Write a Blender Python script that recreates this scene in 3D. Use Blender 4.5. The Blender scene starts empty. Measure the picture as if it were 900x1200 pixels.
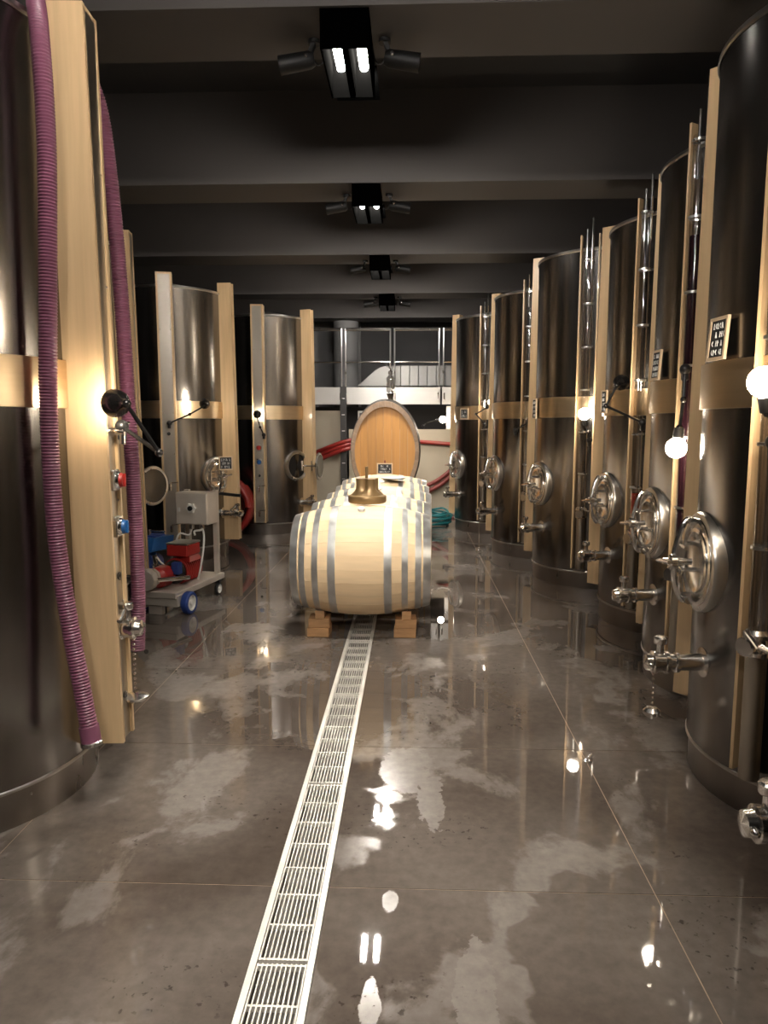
import bpy, math, random
from mathutils import Vector, Matrix, Quaternion
random.seed(7)
PI = math.pi
R = math.radians
scn = bpy.context.scene
COL = scn.collection

# ------------------------------------------------------------------ camera, world, exposure
cam_d = bpy.data.cameras.new('camera')
cam = bpy.data.objects.new('camera', cam_d)
COL.objects.link(cam)
cam_d.sensor_fit = 'HORIZONTAL'
cam_d.sensor_width = 36.0
cam_d.lens = 34.0
cam_d.clip_start = 0.05
cam.location = (0, 0, 1.5)
cam.rotation_euler = (R(90 - 6.909), 0, R(2.14))
scn.camera = cam
wd = bpy.data.worlds.new('world')
scn.world = wd
wd.use_nodes = True
wd.node_tree.nodes['Background'].inputs[0].default_value = (0.95, 0.9, 0.85, 1)
wd.node_tree.nodes['Background'].inputs[1].default_value = 0.0
scn.view_settings.view_transform = 'Standard'
scn.view_settings.look = 'None'
scn.view_settings.gamma = 1.0
scn.view_settings.use_curve_mapping = False
scn.view_settings.exposure = 0.18
TUBE_POWER = 640.0      # radiance of the ceiling tubes
BULB_POWER = 150.0
REAR_POWER = 1500.0     # radiance of the small rear lamp added to each ceiling light      # radiance of the clamp lamp bulbs

# ------------------------------------------------------------------ materials
def nodes_of(m):
    return m.node_tree.nodes, m.node_tree.links

def mat(name, col, rough=0.5, metal=0.0, var=0.0, scale=(1, 1, 1), nscale=8.0, rvar=0.0,
        bump=0.0, rand=0.0, coat=0.0, aniso=0.0, spec=0.5, world_pos=False, detail=4):
    m = bpy.data.materials.new(name)
    m.use_nodes = True
    N, L = nodes_of(m)
    b = N['Principled BSDF']
    b.inputs['Base Color'].default_value = (*col, 1)
    b.inputs['Roughness'].default_value = rough
    b.inputs['Metallic'].default_value = metal
    b.inputs['Coat Weight'].default_value = coat
    b.inputs['Specular IOR Level'].default_value = spec
    if aniso:
        b.inputs['Anisotropic'].default_value = aniso
    if var or rvar or bump:
        if world_pos:
            tc = N.new('ShaderNodeNewGeometry').outputs['Position']
        else:
            tc = N.new('ShaderNodeTexCoord').outputs['Object']
        mp = N.new('ShaderNodeMapping')
        mp.inputs['Scale'].default_value = scale
        L.new(tc, mp.inputs['Vector'])
        vec = mp.outputs['Vector']
        if rand:
            oi = N.new('ShaderNodeObjectInfo')
            ad = N.new('ShaderNodeVectorMath'); ad.operation = 'ADD'
            sc = N.new('ShaderNodeMath'); sc.operation = 'MULTIPLY'; sc.inputs[1].default_value = 37.0
            L.new(oi.outputs['Random'], sc.inputs[0])
            L.new(vec, ad.inputs[0]); L.new(sc.outputs[0], ad.inputs[1])
            vec = ad.outputs[0]
        nz = N.new('ShaderNodeTexNoise')
        nz.inputs['Scale'].default_value = nscale
        nz.inputs['Detail'].default_value = detail
        L.new(vec, nz.inputs['Vector'])
        fac = nz.outputs['Fac']
        if var:
            mx = N.new('ShaderNodeMix'); mx.data_type = 'RGBA'
            mx.inputs['A'].default_value = (*[c * (1 - var) for c in col], 1)
            mx.inputs['B'].default_value = (*[min(1, c * (1 + var)) for c in col], 1)
            mr = N.new('ShaderNodeMapRange')
            mr.inputs['From Min'].default_value = 0.3; mr.inputs['From Max'].default_value = 0.7
            L.new(fac, mr.inputs['Value']); L.new(mr.outputs[0], mx.inputs['Factor'])
            out = mx.outputs['Result']
            if rand:
                hs = N.new('ShaderNodeHueSaturation')
                mv = N.new('ShaderNodeMapRange')
                mv.inputs['To Min'].default_value = 1 - rand; mv.inputs['To Max'].default_value = 1 + rand
                L.new(oi.outputs['Random'], mv.inputs['Value'])
                L.new(mv.outputs[0], hs.inputs['Value']); L.new(out, hs.inputs['Color'])
                out = hs.outputs[0]
            L.new(out, b.inputs['Base Color'])
        if rvar:
            mr2 = N.new('ShaderNodeMapRange')
            mr2.inputs['From Min'].default_value = 0.3; mr2.inputs['From Max'].default_value = 0.7
            mr2.inputs['To Min'].default_value = max(0.02, rough - rvar); mr2.inputs['To Max'].default_value = rough + rvar
            L.new(fac, mr2.inputs['Value']); L.new(mr2.outputs[0], b.inputs['Roughness'])
        if bump:
            bp = N.new('ShaderNodeBump'); bp.inputs['Strength'].default_value = bump
            bp.inputs['Distance'].default_value = 0.01
            L.new(fac, bp.inputs['Height']); L.new(bp.outputs[0], b.inputs['Normal'])
    return m

def emis(name, col, strength):
    m = bpy.data.materials.new(name); m.use_nodes = True
    N, L = nodes_of(m)
    b = N['Principled BSDF']
    b.inputs['Base Color'].default_value = (*col, 1)
    b.inputs['Emission Color'].default_value = (*col, 1)
    b.inputs['Emission Strength'].default_value = strength
    return m

def clear_glass(name, tint=(0.95, 0.95, 0.95), gloss=0.14):
    m = bpy.data.materials.new(name); m.use_nodes = True
    N, L = nodes_of(m)
    N.remove(N['Principled BSDF'])
    t = N.new('ShaderNodeBsdfTransparent'); t.inputs[0].default_value = (*tint, 1)
    g = N.new('ShaderNodeBsdfGlossy'); g.inputs['Roughness'].default_value = 0.06
    lw = N.new('ShaderNodeLayerWeight'); lw.inputs[0].default_value = 0.25
    mr = N.new('ShaderNodeMapRange'); mr.inputs['To Min'].default_value = gloss; mr.inputs['To Max'].default_value = 0.6
    L.new(lw.outputs['Facing'], mr.inputs['Value'])
    mx = N.new('ShaderNodeMixShader')
    L.new(mr.outputs[0], mx.inputs[0]); L.new(t.outputs[0], mx.inputs[1]); L.new(g.outputs[0], mx.inputs[2])
    L.new(mx.outputs[0], N['Material Output'].inputs[0])
    return m

M = {}
M['tank'] = mat('brushed_tank_steel', (0.255, 0.242, 0.230), 0.23, 1.0, var=0.07, scale=(7, 7, 0.25), nscale=1.3, rvar=0.04, rand=0.04, detail=2)
M['plinth'] = mat('plinth_steel', (0.33, 0.30, 0.275), 0.34, 1.0, var=0.12, scale=(4, 4, 2), nscale=2.0, rvar=0.08)
M['rim'] = mat('rim_steel', (0.62, 0.60, 0.57), 0.28, 1.0)
M['band'] = mat('champagne_band', (0.66, 0.52, 0.34), 0.33, 1.0, var=0.05, scale=(1, 1, 12), nscale=3.0, rvar=0.05)
M['fin'] = mat('pale_post_wood', (0.60, 0.42, 0.235), 0.36, 0.0, var=0.10, scale=(14, 14, 0.8), nscale=2.2, rvar=0.06, rand=0.03, coat=0.12)
M['inset'] = mat('inset_steel', (0.46, 0.42, 0.36), 0.34, 1.0, var=0.04, scale=(2, 2, 0.5), nscale=1.5, rvar=0.02, detail=1)
M['chrome'] = mat('polished_steel', (0.82, 0.80, 0.77), 0.19, 1.0, var=0.05, nscale=9.0, rvar=0.05)
M['satin'] = mat('satin_steel', (0.70, 0.685, 0.66), 0.30, 1.0, var=0.06, nscale=6.0, rvar=0.05)
M['fascia'] = mat('pale_fascia_steel', (0.50, 0.49, 0.465), 0.40, 0.5, var=0.04, nscale=4.0, rvar=0.05)
M['ductmetal'] = mat('duct_metal', (0.25, 0.245, 0.235), 0.45, 0.6, var=0.05, nscale=4.0, rand=0.12)
M['cartsteel'] = mat('cart_steel', (0.68, 0.61, 0.53), 0.42, 0.45, var=0.08, nscale=6.0, rvar=0.05)
M['gunmetal'] = mat('gunmetal', (0.10, 0.095, 0.09), 0.22, 0.85, var=0.1, nscale=6.0)
M['black'] = mat('black_plastic', (0.013, 0.013, 0.013), 0.35, 0.0, var=0.1, nscale=8.0)
M['spotblack'] = mat('spot_black', (0.005, 0.005, 0.005), 0.5, 0.0, var=0.1, nscale=8.0, spec=0.2)
M['matteblack'] = mat('matte_black', (0.0004, 0.0004, 0.0004), 0.9, 0.0, var=0.1, nscale=8.0, spec=0.0)
M['hole'] = mat('inside_shade', (0.006, 0.005, 0.005), 0.6, 0.0, var=0.1, nscale=5.0)
M['red'] = mat('red_enamel', (0.42, 0.028, 0.022), 0.32, 0.0, var=0.08, nscale=5.0)
M['blue'] = mat('blue_enamel', (0.02, 0.12, 0.36), 0.35, 0.0, var=0.08, nscale=5.0)
M['navy'] = mat('navy_rubber', (0.022, 0.055, 0.24), 0.5, 0.0, var=0.1, nscale=5.0)
M['white'] = mat('white_plastic', (0.72, 0.70, 0.66), 0.4, 0.0, var=0.04, nscale=5.0)
M['hose_mauve'] = mat('mauve_hose', (0.20, 0.070, 0.118), 0.42, 0.0, var=0.12, nscale=7.0)
M['hose_red'] = mat('red_hose', (0.29, 0.024, 0.018), 0.35, 0.0, var=0.08, nscale=5.0)
M['hose_wine'] = mat('wine_hose', (0.20, 0.035, 0.03), 0.45, 0.0, var=0.12, nscale=5.0)
M['hose_teal'] = mat('teal_hose', (0.008, 0.15, 0.165), 0.4, 0.0, var=0.12, nscale=9.0)
M['stave'] = mat('new_oak', (0.74, 0.55, 0.335), 0.55, 0.0, var=0.07, scale=(1.2, 14, 14), nscale=2.2, rand=0.035, bump=0.04)
M['hoop'] = mat('galvanised_hoop', (0.62, 0.62, 0.61), 0.38, 0.9, var=0.14, nscale=14.0, rvar=0.1)
M['cask_head'] = mat('golden_oak', (0.40, 0.195, 0.055), 0.42, 0.0, var=0.10, scale=(12, 12, 0.8), nscale=2.0, rand=0.13, coat=0.1)
M['cask_stave'] = mat('cask_stave_wood', (0.24, 0.165, 0.11), 0.5, 0.0, var=0.14, scale=(14, 1, 14), nscale=2.0, rand=0.06)
M['block'] = mat('pine_block', (0.40, 0.22, 0.10), 0.7, 0.0, var=0.22, scale=(3, 14, 14), nscale=2.0, rand=0.1, bump=0.08)
M['bronze'] = mat('bronze_paint', (0.27, 0.175, 0.08), 0.36, 0.5, var=0.10, nscale=6.0)
M['slate'] = mat('chalk_slate', (0.028, 0.03, 0.033), 0.7, 0.0, var=0.3, nscale=14.0)
M['chalk'] = mat('chalk', (0.80, 0.80, 0.78), 0.9, 0.0, var=0.05, nscale=14.0)
M['boardwood'] = mat('board_frame_wood', (0.62, 0.47, 0.31), 0.55, 0.0, var=0.1, nscale=12.0)
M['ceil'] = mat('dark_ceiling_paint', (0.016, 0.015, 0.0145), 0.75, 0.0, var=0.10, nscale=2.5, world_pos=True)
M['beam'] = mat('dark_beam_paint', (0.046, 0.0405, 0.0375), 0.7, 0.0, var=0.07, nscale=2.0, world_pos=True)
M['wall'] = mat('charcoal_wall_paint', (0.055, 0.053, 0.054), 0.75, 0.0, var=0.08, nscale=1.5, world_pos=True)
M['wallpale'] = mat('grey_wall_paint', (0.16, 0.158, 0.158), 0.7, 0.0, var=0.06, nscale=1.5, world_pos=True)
M['beige'] = mat('beige_panel', (0.43, 0.375, 0.285), 0.6, 0.0, var=0.05, nscale=2.0, world_pos=True)
M['joint'] = mat('joint_filler', (0.27, 0.19, 0.13), 0.6, 0.0, var=0.25, nscale=9.0, world_pos=True)
M['drainwhite'] = mat('drain_frame_steel', (0.66, 0.63, 0.58), 0.42, 0.35, var=0.12, nscale=8.0, world_pos=True)
M['channel'] = mat('drain_channel', (0.20, 0.185, 0.165), 0.5, 0.3, var=0.35, nscale=7.0, world_pos=True)
M['slot'] = mat('slotted_dark_steel', (0.06, 0.058, 0.056), 0.45, 0.6, var=0.1, nscale=8.0)
M['tube'] = emis('lit_tube', (1.0, 0.93, 0.83), TUBE_POWER)
M['rearface'] = emis('added_rear_face', (1.0, 0.93, 0.85), REAR_POWER)
M['bulb'] = emis('lit_bulb', (1.0, 0.86, 0.68), BULB_POWER)
M['glass'] = clear_glass('sight_glass')
M['brightglass'] = clear_glass('airlock_glass', (0.9, 0.9, 0.9), 0.4)
M['wine'] = mat('red_wine', (0.020, 0.006, 0.010), 0.12, 0.0, var=0.1, nscale=6.0)
M['rose'] = mat('light_red_wine', (0.30, 0.035, 0.02), 0.12, 0.0, var=0.1, nscale=6.0)
M['float'] = mat('yellow_float', (0.62, 0.46, 0.2), 0.5, 0.0, var=0.05, nscale=6.0)

def floor_material():
    m = bpy.data.materials.new('wet_polished_concrete'); m.use_nodes = True
    N, L = nodes_of(m)
    b = N['Principled BSDF']
    pos = N.new('ShaderNodeNewGeometry').outputs['Position']
    def noise(scale, detail=5, rough=0.55, dist=0.0, off=(0, 0, 0), sc=(1, 1, 1)):
        mp = N.new('ShaderNodeMapping'); mp.inputs['Location'].default_value = off; mp.inputs['Scale'].default_value = sc
        L.new(pos, mp.inputs[0])
        n = N.new('ShaderNodeTexNoise'); n.inputs['Scale'].default_value = scale
        n.inputs['Detail'].default_value = detail; n.inputs['Roughness'].default_value = rough
        n.inputs['Distortion'].default_value = dist
        L.new(mp.outputs[0], n.inputs['Vector'])
        return n.outputs['Fac']
    def ramp(v, a, c, lo=0.0, hi=1.0, smooth=True):
        r = N.new('ShaderNodeMapRange')
        if smooth: r.interpolation_type = 'SMOOTHSTEP'
        r.inputs['From Min'].default_value = a; r.inputs['From Max'].default_value = c
        r.inputs['To Min'].default_value = lo; r.inputs['To Max'].default_value = hi
        L.new(v, r.inputs['Value']); return r.outputs[0]
    def mth(op, a, c):
        n = N.new('ShaderNodeMath'); n.operation = op
        for i, v in enumerate((a, c)):
            if isinstance(v, (int, float)): n.inputs[i].default_value = v
            else: L.new(v, n.inputs[i])
        return n.outputs[0]
    big = noise(0.9, 3, 0.5, 0.4, (3.1, 0.4, 0))
    mid = noise(1.9, 8, 0.60, 0.3, (1.2, 5.0, 0), (1, 0.8, 1))
    fine = noise(22, 6, 0.6)
    edge = noise(26.0, 5, 0.65, 0.8, (9, 2, 0))
    edge2 = noise(7.0, 3, 0.5, 0.3, (4, 7, 0))
    spk = noise(38.0, 3, 0.6, 0.0, (2, 2, 0))
    spm = noise(1.9, 3, 0.5, 0.0, (7.7, 1.3, 0))
    # damp / dry map with crisp edges
    dry = mth('MULTIPLY', ramp(mid, 0.52, 0.585), ramp(big, 0.30, 0.62, 0.5, 1.0))
    # a few dry islands lying in the water film
    sx = N.new('ShaderNodeSeparateXYZ'); L.new(pos, sx.inputs[0])
    isl = None
    for (cx, cy, rx, ry) in ((0.0, 3.02, 0.125, 0.20), (0.085, 2.76, 0.055, 0.20), (-0.08, 2.78, 0.05, 0.05), (-0.06, 2.13, 0.025, 0.05),
                              (-0.1, 1.72, 0.028, 0.09), (0.18, 1.74, 0.055, 0.24)):
        dx = mth('DIVIDE', mth('SUBTRACT', sx.outputs[0], cx), rx)
        dy = mth('DIVIDE', mth('SUBTRACT', sx.outputs[1], cy), ry)
        d = mth('ADD', mth('MULTIPLY', dx, dx), mth('MULTIPLY', dy, dy))
        d = mth('ADD', d, mth('MULTIPLY', mth('SUBTRACT', edge, 0.5), 1.9))
        d = mth('ADD', d, mth('MULTIPLY', mth('SUBTRACT', edge2, 0.5), 2.6))
        isl = ramp(d, 1.04, 0.98) if isl is None else mth('MAXIMUM', isl, ramp(d, 1.04, 0.98))
    # shallow pools that stay wet all over
    for (cx, cy, rx, ry) in ((0.66, 1.90, 0.34, 0.42), (-0.12, 2.02, 0.16, 0.30), (0.62, 3.0, 0.16, 0.5)):
        dx = mth('DIVIDE', mth('SUBTRACT', sx.outputs[0], cx), rx)
        dy = mth('DIVIDE', mth('SUBTRACT', sx.outputs[1], cy), ry)
        d = mth('ADD', mth('ADD', mth('MULTIPLY', dx, dx), mth('MULTIPLY', dy, dy)), mth('MULTIPLY', mth('SUBTRACT', edge2, 0.5), 2.0))
        dry = mth('MULTIPLY', dry, ramp(d, 0.9, 1.1))
    dry = mth('MAXIMUM', dry, isl)
    cr = N.new('ShaderNodeMix'); cr.data_type = 'RGBA'
    cr.inputs['A'].default_value = (0.066, 0.051, 0.041, 1)
    cr.inputs['B'].default_value = (0.138, 0.117, 0.101, 1)
    L.new(ramp(big, 0.3, 0.7), cr.inputs['Factor'])
    c2 = N.new('ShaderNodeMix'); c2.data_type = 'RGBA'
    L.new(cr.outputs['Result'], c2.inputs['A'])
    c2.inputs['B'].default_value = (0.205, 0.182, 0.164, 1)
    L.new(mth('MULTIPLY', dry, 0.75), c2.inputs['Factor'])
    c3 = N.new('ShaderNodeMix'); c3.data_type = 'RGBA'; c3.blend_type = 'MULTIPLY'
    c3.inputs['Factor'].default_value = 1.0
    L.new(c2.outputs['Result'], c3.inputs['A'])
    gg = N.new('ShaderNodeCombineColor')
    fv = ramp(fine, 0.25, 0.75, 0.82, 1.15, False)
    for i in range(3): L.new(fv, gg.inputs[i])
    L.new(gg.outputs[0], c3.inputs['B'])
    c4 = N.new('ShaderNodeMix'); c4.data_type = 'RGBA'
    L.new(c3.outputs['Result'], c4.inputs['A']); c4.inputs['B'].default_value = (0.035, 0.027, 0.022, 1)
    L.new(mth('MULTIPLY', mth('MULTIPLY', ramp(spk, 0.60, 0.68), ramp(spm, 0.52, 0.62)), 0.75), c4.inputs['Factor'])
    L.new(c4.outputs['Result'], b.inputs['Base Color'])
    rg = mth('ADD', ramp(big, 0.35, 0.65, 0.006, 0.035), mth('MULTIPLY', dry, 0.17))
    L.new(rg, b.inputs['Roughness'])
    b.inputs['Specular IOR Level'].default_value = 0.62
    bp = N.new('ShaderNodeBump'); bp.inputs['Strength'].default_value = 0.06; bp.inputs['Distance'].default_value = 0.004
    L.new(mth('MULTIPLY', fine, dry), bp.inputs['Height'])
    L.new(bp.outputs[0], b.inputs['Normal'])
    return m
M['floor'] = floor_material()

# ------------------------------------------------------------------ mesh helpers
def basis(d):
    d = Vector(d).normalized()
    a = Vector((0, 0, 1)) if abs(d.z) < 0.9 else Vector((1, 0, 0))
    x = a.cross(d).normalized()
    return x, d.cross(x).normalized(), d

class MB:
    def __init__(s): s.v = []; s.f = []
    def add(s, vs, fs):
        o = len(s.v); s.v += [tuple(v) for v in vs]; s.f += [tuple(i + o for i in f) for f in fs]; return s
    def hexa(s, p):     # 8 corners: bottom loop 0-3, top loop 4-7
        return s.add(p, [(3, 2, 1, 0), (4, 5, 6, 7), (0, 1, 5, 4), (1, 2, 6, 5), (2, 3, 7, 6), (3, 0, 4, 7)])
    def box(s, c, d, rz=0.0, bev=0.0):
        x, y, z = d[0] / 2, d[1] / 2, d[2] / 2
        def T(px, py, pz):
            return (c[0] + px * math.cos(rz) - py * math.sin(rz), c[1] + px * math.sin(rz) + py * math.cos(rz), c[2] + pz)
        if bev <= 0:
            return s.hexa([T(-x, -y, -z), T(x, -y, -z), T(x, y, -z), T(-x, y, -z), T(-x, -y, z), T(x, -y, z), T(x, y, z), T(-x, y, z)])
        e = bev
        def ring(xx, yy, zz, k):
            return [T(-xx + k, -yy, zz), T(xx - k, -yy, zz), T(xx, -yy + k, zz), T(xx, yy - k, zz), T(xx - k, yy, zz), T(-xx + k, yy, zz), T(-xx, yy - k, zz), T(-xx, -yy + k, zz)]
        rings = [ring(x - e, y - e, -z, e), ring(x, y, -z + e, e), ring(x, y, z - e, e), ring(x - e, y - e, z, e)]
        vs = sum(rings, []); fs = []
        for r_ in range(3):
            for i in range(8):
                j = (i + 1) % 8
                fs.append((r_ * 8 + i, r_ * 8 + j, r_ * 8 + 8 + j, r_ * 8 + 8 + i))
        fs.append(tuple(range(7, -1, -1))); fs.append(tuple(range(24, 32)))
        return s.add(vs, fs)
    def bar(s, a, b, w, h):      # rectangular bar from a to b
        a = Vector(a); b = Vector(b); x, y, d = basis(b - a)
        q = lambda p: [p - x * w / 2 - y * h / 2, p + x * w / 2 - y * h / 2, p + x * w / 2 + y * h / 2, p - x * w / 2 + y * h / 2]
        return s.hexa(q(a) + q(b))
    def lathe(s, prof, org=(0, 0, 0), axis=(0, 0, 1), n=24, a0=0.0, a1=2 * PI, cap=True):   # prof: (radius, height)
        x, y, d = basis(axis); org = Vector(org); vs = []; fs = []
        full = abs(a1 - a0 - 2 * PI) < 1e-6
        k = n if full else n + 1
        for (r_, h) in prof:
            for i in range(k):
                t = a0 + (a1 - a0) * i / n
                vs.append(org + d * h + (x * math.cos(t) + y * math.sin(t)) * r_)
        for j in range(len(prof) - 1):
            for i in range(n):
                i2 = (i + 1) % k
                fs.append((j * k + i, j * k + i2, (j + 1) * k + i2, (j + 1) * k + i))
        if cap and full:
            if prof[0][0] > 1e-5: fs.append(tuple(range(k - 1, -1, -1)))
            if prof[-1][0] > 1e-5: fs.append(tuple((len(prof) - 1) * k + i for i in range(k)))
        return s.add(vs, fs)
    def cyl(s, a, b, r_, n=14, r2=None):
        a = Vector(a); b = Vector(b)
        return s.lathe([(r_, 0), (r_ if r2 is None else r2, (b - a).length)], a, b - a, n)
    def sph(s, c, r_, n=12, m_=8, sc=(1, 1, 1)):
        vs = []; fs = []
        for j in range(m_ + 1):
            t = PI * j / m_
            for i in range(n):
                p = 2 * PI * i / n
                vs.append((c[0] + r_ * sc[0] * math.sin(t) * math.cos(p), c[1] + r_ * sc[1] * math.sin(t) * math.sin(p), c[2] + r_ * sc[2] * math.cos(t)))
        for j in range(m_):
            for i in range(n):
                fs.append((j * n + i, (j + 1) * n + i, (j + 1) * n + (i + 1) % n, j * n + (i + 1) % n))
        return s.add(vs, fs)
    def sweep(s, pts, rad, n=10, closed=False):     # rad: number or function of index
        P = [Vector(p) for p in pts]; vs = []; fs = []
        m_ = len(P); x = None
        for i, p in enumerate(P):
            t = (P[min(i + 1, m_ - 1)] - P[max(i - 1, 0)]) if not closed else P[(i + 1) % m_] - P[i - 1]
            t.normalize()
            if x is None: x = basis(t)[0]
            x = (x - t * x.dot(t)).normalized(); y = t.cross(x)
            r_ = rad(i) if callable(rad) else rad
            for k in range(n):
                a = 2 * PI * k / n
                vs.append(p + (x * math.cos(a) + y * math.sin(a)) * r_)
        for i in range(m_ if closed else m_ - 1):
            for k in range(n):
                i2 = (i + 1) % m_
                fs.append((i * n + k, i * n + (k + 1) % n, i2 * n + (k + 1) % n, i2 * n + k))
        if not closed:
            fs.append(tuple(range(n - 1, -1, -1))); fs.append(tuple((m_ - 1) * n + k for k in range(n)))
        return s.add(vs, fs)
    def mesh(s, name, smooth=True):
        me = bpy.data.meshes.new(name); me.from_pydata([tuple(v) for v in s.v], [], s.f)
        if smooth:
            me.shade_smooth()
            try: me.set_sharp_from_angle(angle=R(35))
            except Exception: pass
        me.update()
        return me
    def build(s, name, m, parent=None, smooth=True, loc=None, rz=None):
        me = s.mesh(name, smooth); me.materials.append(M[m] if isinstance(m, str) else m)
        return place(name, me, parent, loc, rz)

def place(name, me, parent=None, loc=None, rz=None):
    o = bpy.data.objects.new(name, me); COL.objects.link(o)
    if parent is not None: o.parent = parent
    if loc is not None: o.location = loc
    if rz is not None: o.rotation_euler = (0, 0, rz)
    return o

def tag(o, label=None, cat=None, group=None, kind=None):
    if label: o['label'] = label
    if cat: o['category'] = cat
    if group: o['group'] = group
    if kind: o['kind'] = kind
    return o

def thing(name, label, cat, loc=(0, 0, 0), rz=0.0, group=None):
    o = bpy.data.objects.new(name, None); COL.objects.link(o)
    o.empty_display_size = 0.1; o.location = loc; o.rotation_euler = (0, 0, rz)
    return tag(o, label, cat, group)

def struct(name, mb, m, parent=None, smooth=False):
    o = mb.build(name, m, parent, smooth)
    if parent is None: tag(o, kind='structure')
    return o

def spline(pts, step=0.02):      # Catmull-Rom, resampled evenly
    P = [Vector(p) for p in pts]; P = [P[0] * 2 - P[1]] + P + [P[-1] * 2 - P[-2]]
    out = []
    for i in range(1, len(P) - 2):
        for k in range(24):
            t = k / 24
            a, b, c, d = P[i - 1], P[i], P[i + 1], P[i + 2]
            out.append(0.5 * ((2 * b) + (c - a) * t + (2 * a - 5 * b + 4 * c - d) * t * t + (3 * b - a - 3 * c + d) * t ** 3))
    out.append(P[-2])
    res = [out[0]]; acc = 0.0
    for i in range(1, len(out)):
        seg = out[i] - out[i - 1]; l = seg.length; pos = 0.0
        while acc + (l - pos) >= step:
            pos += step - acc; acc = 0.0
            res.append(out[i - 1] + seg * (pos / l))
        acc += l - pos
    return res

AX = -0.355      # the aisle's centre line: drain, barrels and ceiling lights

# ------------------------------------------------------------------ the room
XL, XR, Y0, Y1, ZC = -4.3, 3.6, -3.2, 14.3, 4.0
fl = struct('floor', MB().box(((XL + XR) / 2, (Y0 + Y1) / 2, -0.16), (XR - XL, Y1 - Y0, 0.08)), 'joint')
xs = [XL, -2.55, -1.44 + 0.0, AX - 0.0925, AX + 0.0925, 0.790, 1.95, XR]
ys = [Y0, -2.03, -0.97, 0.09, 1.14, 2.195, 3.235, 4.285, 5.34, 6.39, 7.44, 8.49, 9.54, 10.59, 11.64, 12.69, Y1]
DR0, DR1 = -1.2, 9.0
for i in range(len(xs) - 1):
    for j in range(len(ys) - 1):
        if i == 3 and ys[j + 1] <= 9.54: continue      # the drain runs here
        g = 0.0022
        x0, x1, y0, y1 = xs[i] + g, xs[i + 1] - g, ys[j] + g, ys[j + 1] - g
        if i in (2, 4) and ys[j + 1] <= 9.55:
            if i == 2: x1 = xs[3] - 0.0005
            else: x0 = xs[4] + 0.0005
        MB().box(((x0 + x1) / 2, (y0 + y1) / 2, -0.06), (x1 - x0, y1 - y0, 0.12)).build('slab', 'floor', fl, False)
jf = MB()
for x in (xs[1], xs[2], xs[5], xs[6]): jf.box((x, (Y0 + Y1) / 2, -0.0515), (0.006, Y1 - Y0, 0.10))
for y in ys[1:-1]:
    for a, c in ((XL, xs[3]), (xs[4], XR)): jf.box(((a + c) / 2, y, -0.0517), (c - a, 0.006, 0.10))
jf.build('joint_filler', 'joint', fl, False)

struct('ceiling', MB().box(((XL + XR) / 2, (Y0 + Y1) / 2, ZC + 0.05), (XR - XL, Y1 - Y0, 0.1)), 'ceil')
struct('wall_left', MB().box((XL - 0.06, (Y0 + Y1) / 2, ZC / 2), (0.12, Y1 - Y0, ZC)), 'wall')
struct('wall_right', MB().box((XR + 0.06, (Y0 + Y1) / 2, ZC / 2), (0.12, Y1 - Y0, ZC)), 'wall')
struct('wall_front', MB().box(((XL + XR) / 2, Y0 - 0.06, ZC / 2), (XR - XL, 0.12, ZC)), 'wall')
# rear wall: a grey surround with a darker bay let into it
wb = MB()
bx0, bx1, bz1 = -0.98, 1.6, 3.44
wb.box(((XL + bx0) / 2, Y1 - 0.06, ZC / 2), (bx0 - XL, 0.12, ZC))
wb.box(((bx1 + XR) / 2, Y1 - 0.06, ZC / 2), (XR - bx1, 0.12, ZC))
wb.box(((bx0 + bx1) / 2, Y1 - 0.06, (bz1 + ZC) / 2), (bx1 - bx0, 0.12, ZC - bz1))
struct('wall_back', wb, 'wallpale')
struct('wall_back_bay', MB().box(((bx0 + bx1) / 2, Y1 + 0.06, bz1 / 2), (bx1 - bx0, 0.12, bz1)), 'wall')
struct('trim_1', MB().lathe([(0.225, 0), (0.225, ZC)], (-1.19, 13.4, 0), (0, 0, 1), 32), 'wallpale', None, True)
BEAMS = [1.305 + 2.36 * k for k in range(-1, 6)]
BW, BZ = 0.47, 3.33
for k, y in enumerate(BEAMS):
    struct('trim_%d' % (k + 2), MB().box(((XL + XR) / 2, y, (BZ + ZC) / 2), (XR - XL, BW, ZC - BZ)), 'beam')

# ------------------------------------------------------------------ floor drain
dr = thing('floor_drain', 'long pale steel channel drain with barred grating down the aisle', 'drain', (AX, 0, 0))
DW = 0.185
ch = MB()
ch.box((0, (DR0 + DR1) / 2, -0.105), (DW - 0.01, DR1 - DR0, 0.01))
for sx in (-1, 1): ch.box((sx * (DW / 2 - 0.006), (DR0 + DR1) / 2, -0.06), (0.006, DR1 - DR0, 0.09))
ch.build('channel', 'channel', dr, False)
for sx in (-1, 1):
    MB().box((sx * (DW / 2 - 0.011), (DR0 + DR1) / 2, -0.012), (0.019, DR1 - DR0, 0.026)).build('frame_rail', 'drainwhite', dr, False)
gl = 1.02
cross_me = MB().box((0, 0, -0.010), (DW - 0.044, 0.007, 0.016)).mesh('cross_bar', False); cross_me.materials.append(M['drainwhite'])
long_me = MB().box((0, 0, -0.0085), (0.0042, gl - 0.012, 0.015)).mesh('long_bar', False); long_me.materials.append(M['drainwhite'])
g0 = DR0
while g0 < DR1 - 0.5:
    gr = tag(bpy.data.objects.new('grate', None)); COL.objects.link(gr); gr.parent = dr; gr.location = (0, g0 + gl / 2, 0)
    for k in range(11):
        place('long_bar', long_me, gr, (-(DW - 0.05) / 2 + (DW - 0.05) * k / 10, 0, 0))
    for k in range(8):
        place('cross_bar', cross_me, gr, (0, -gl / 2 + 0.012 + (gl - 0.024) * k / 7, 0))
    g0 += gl

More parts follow.
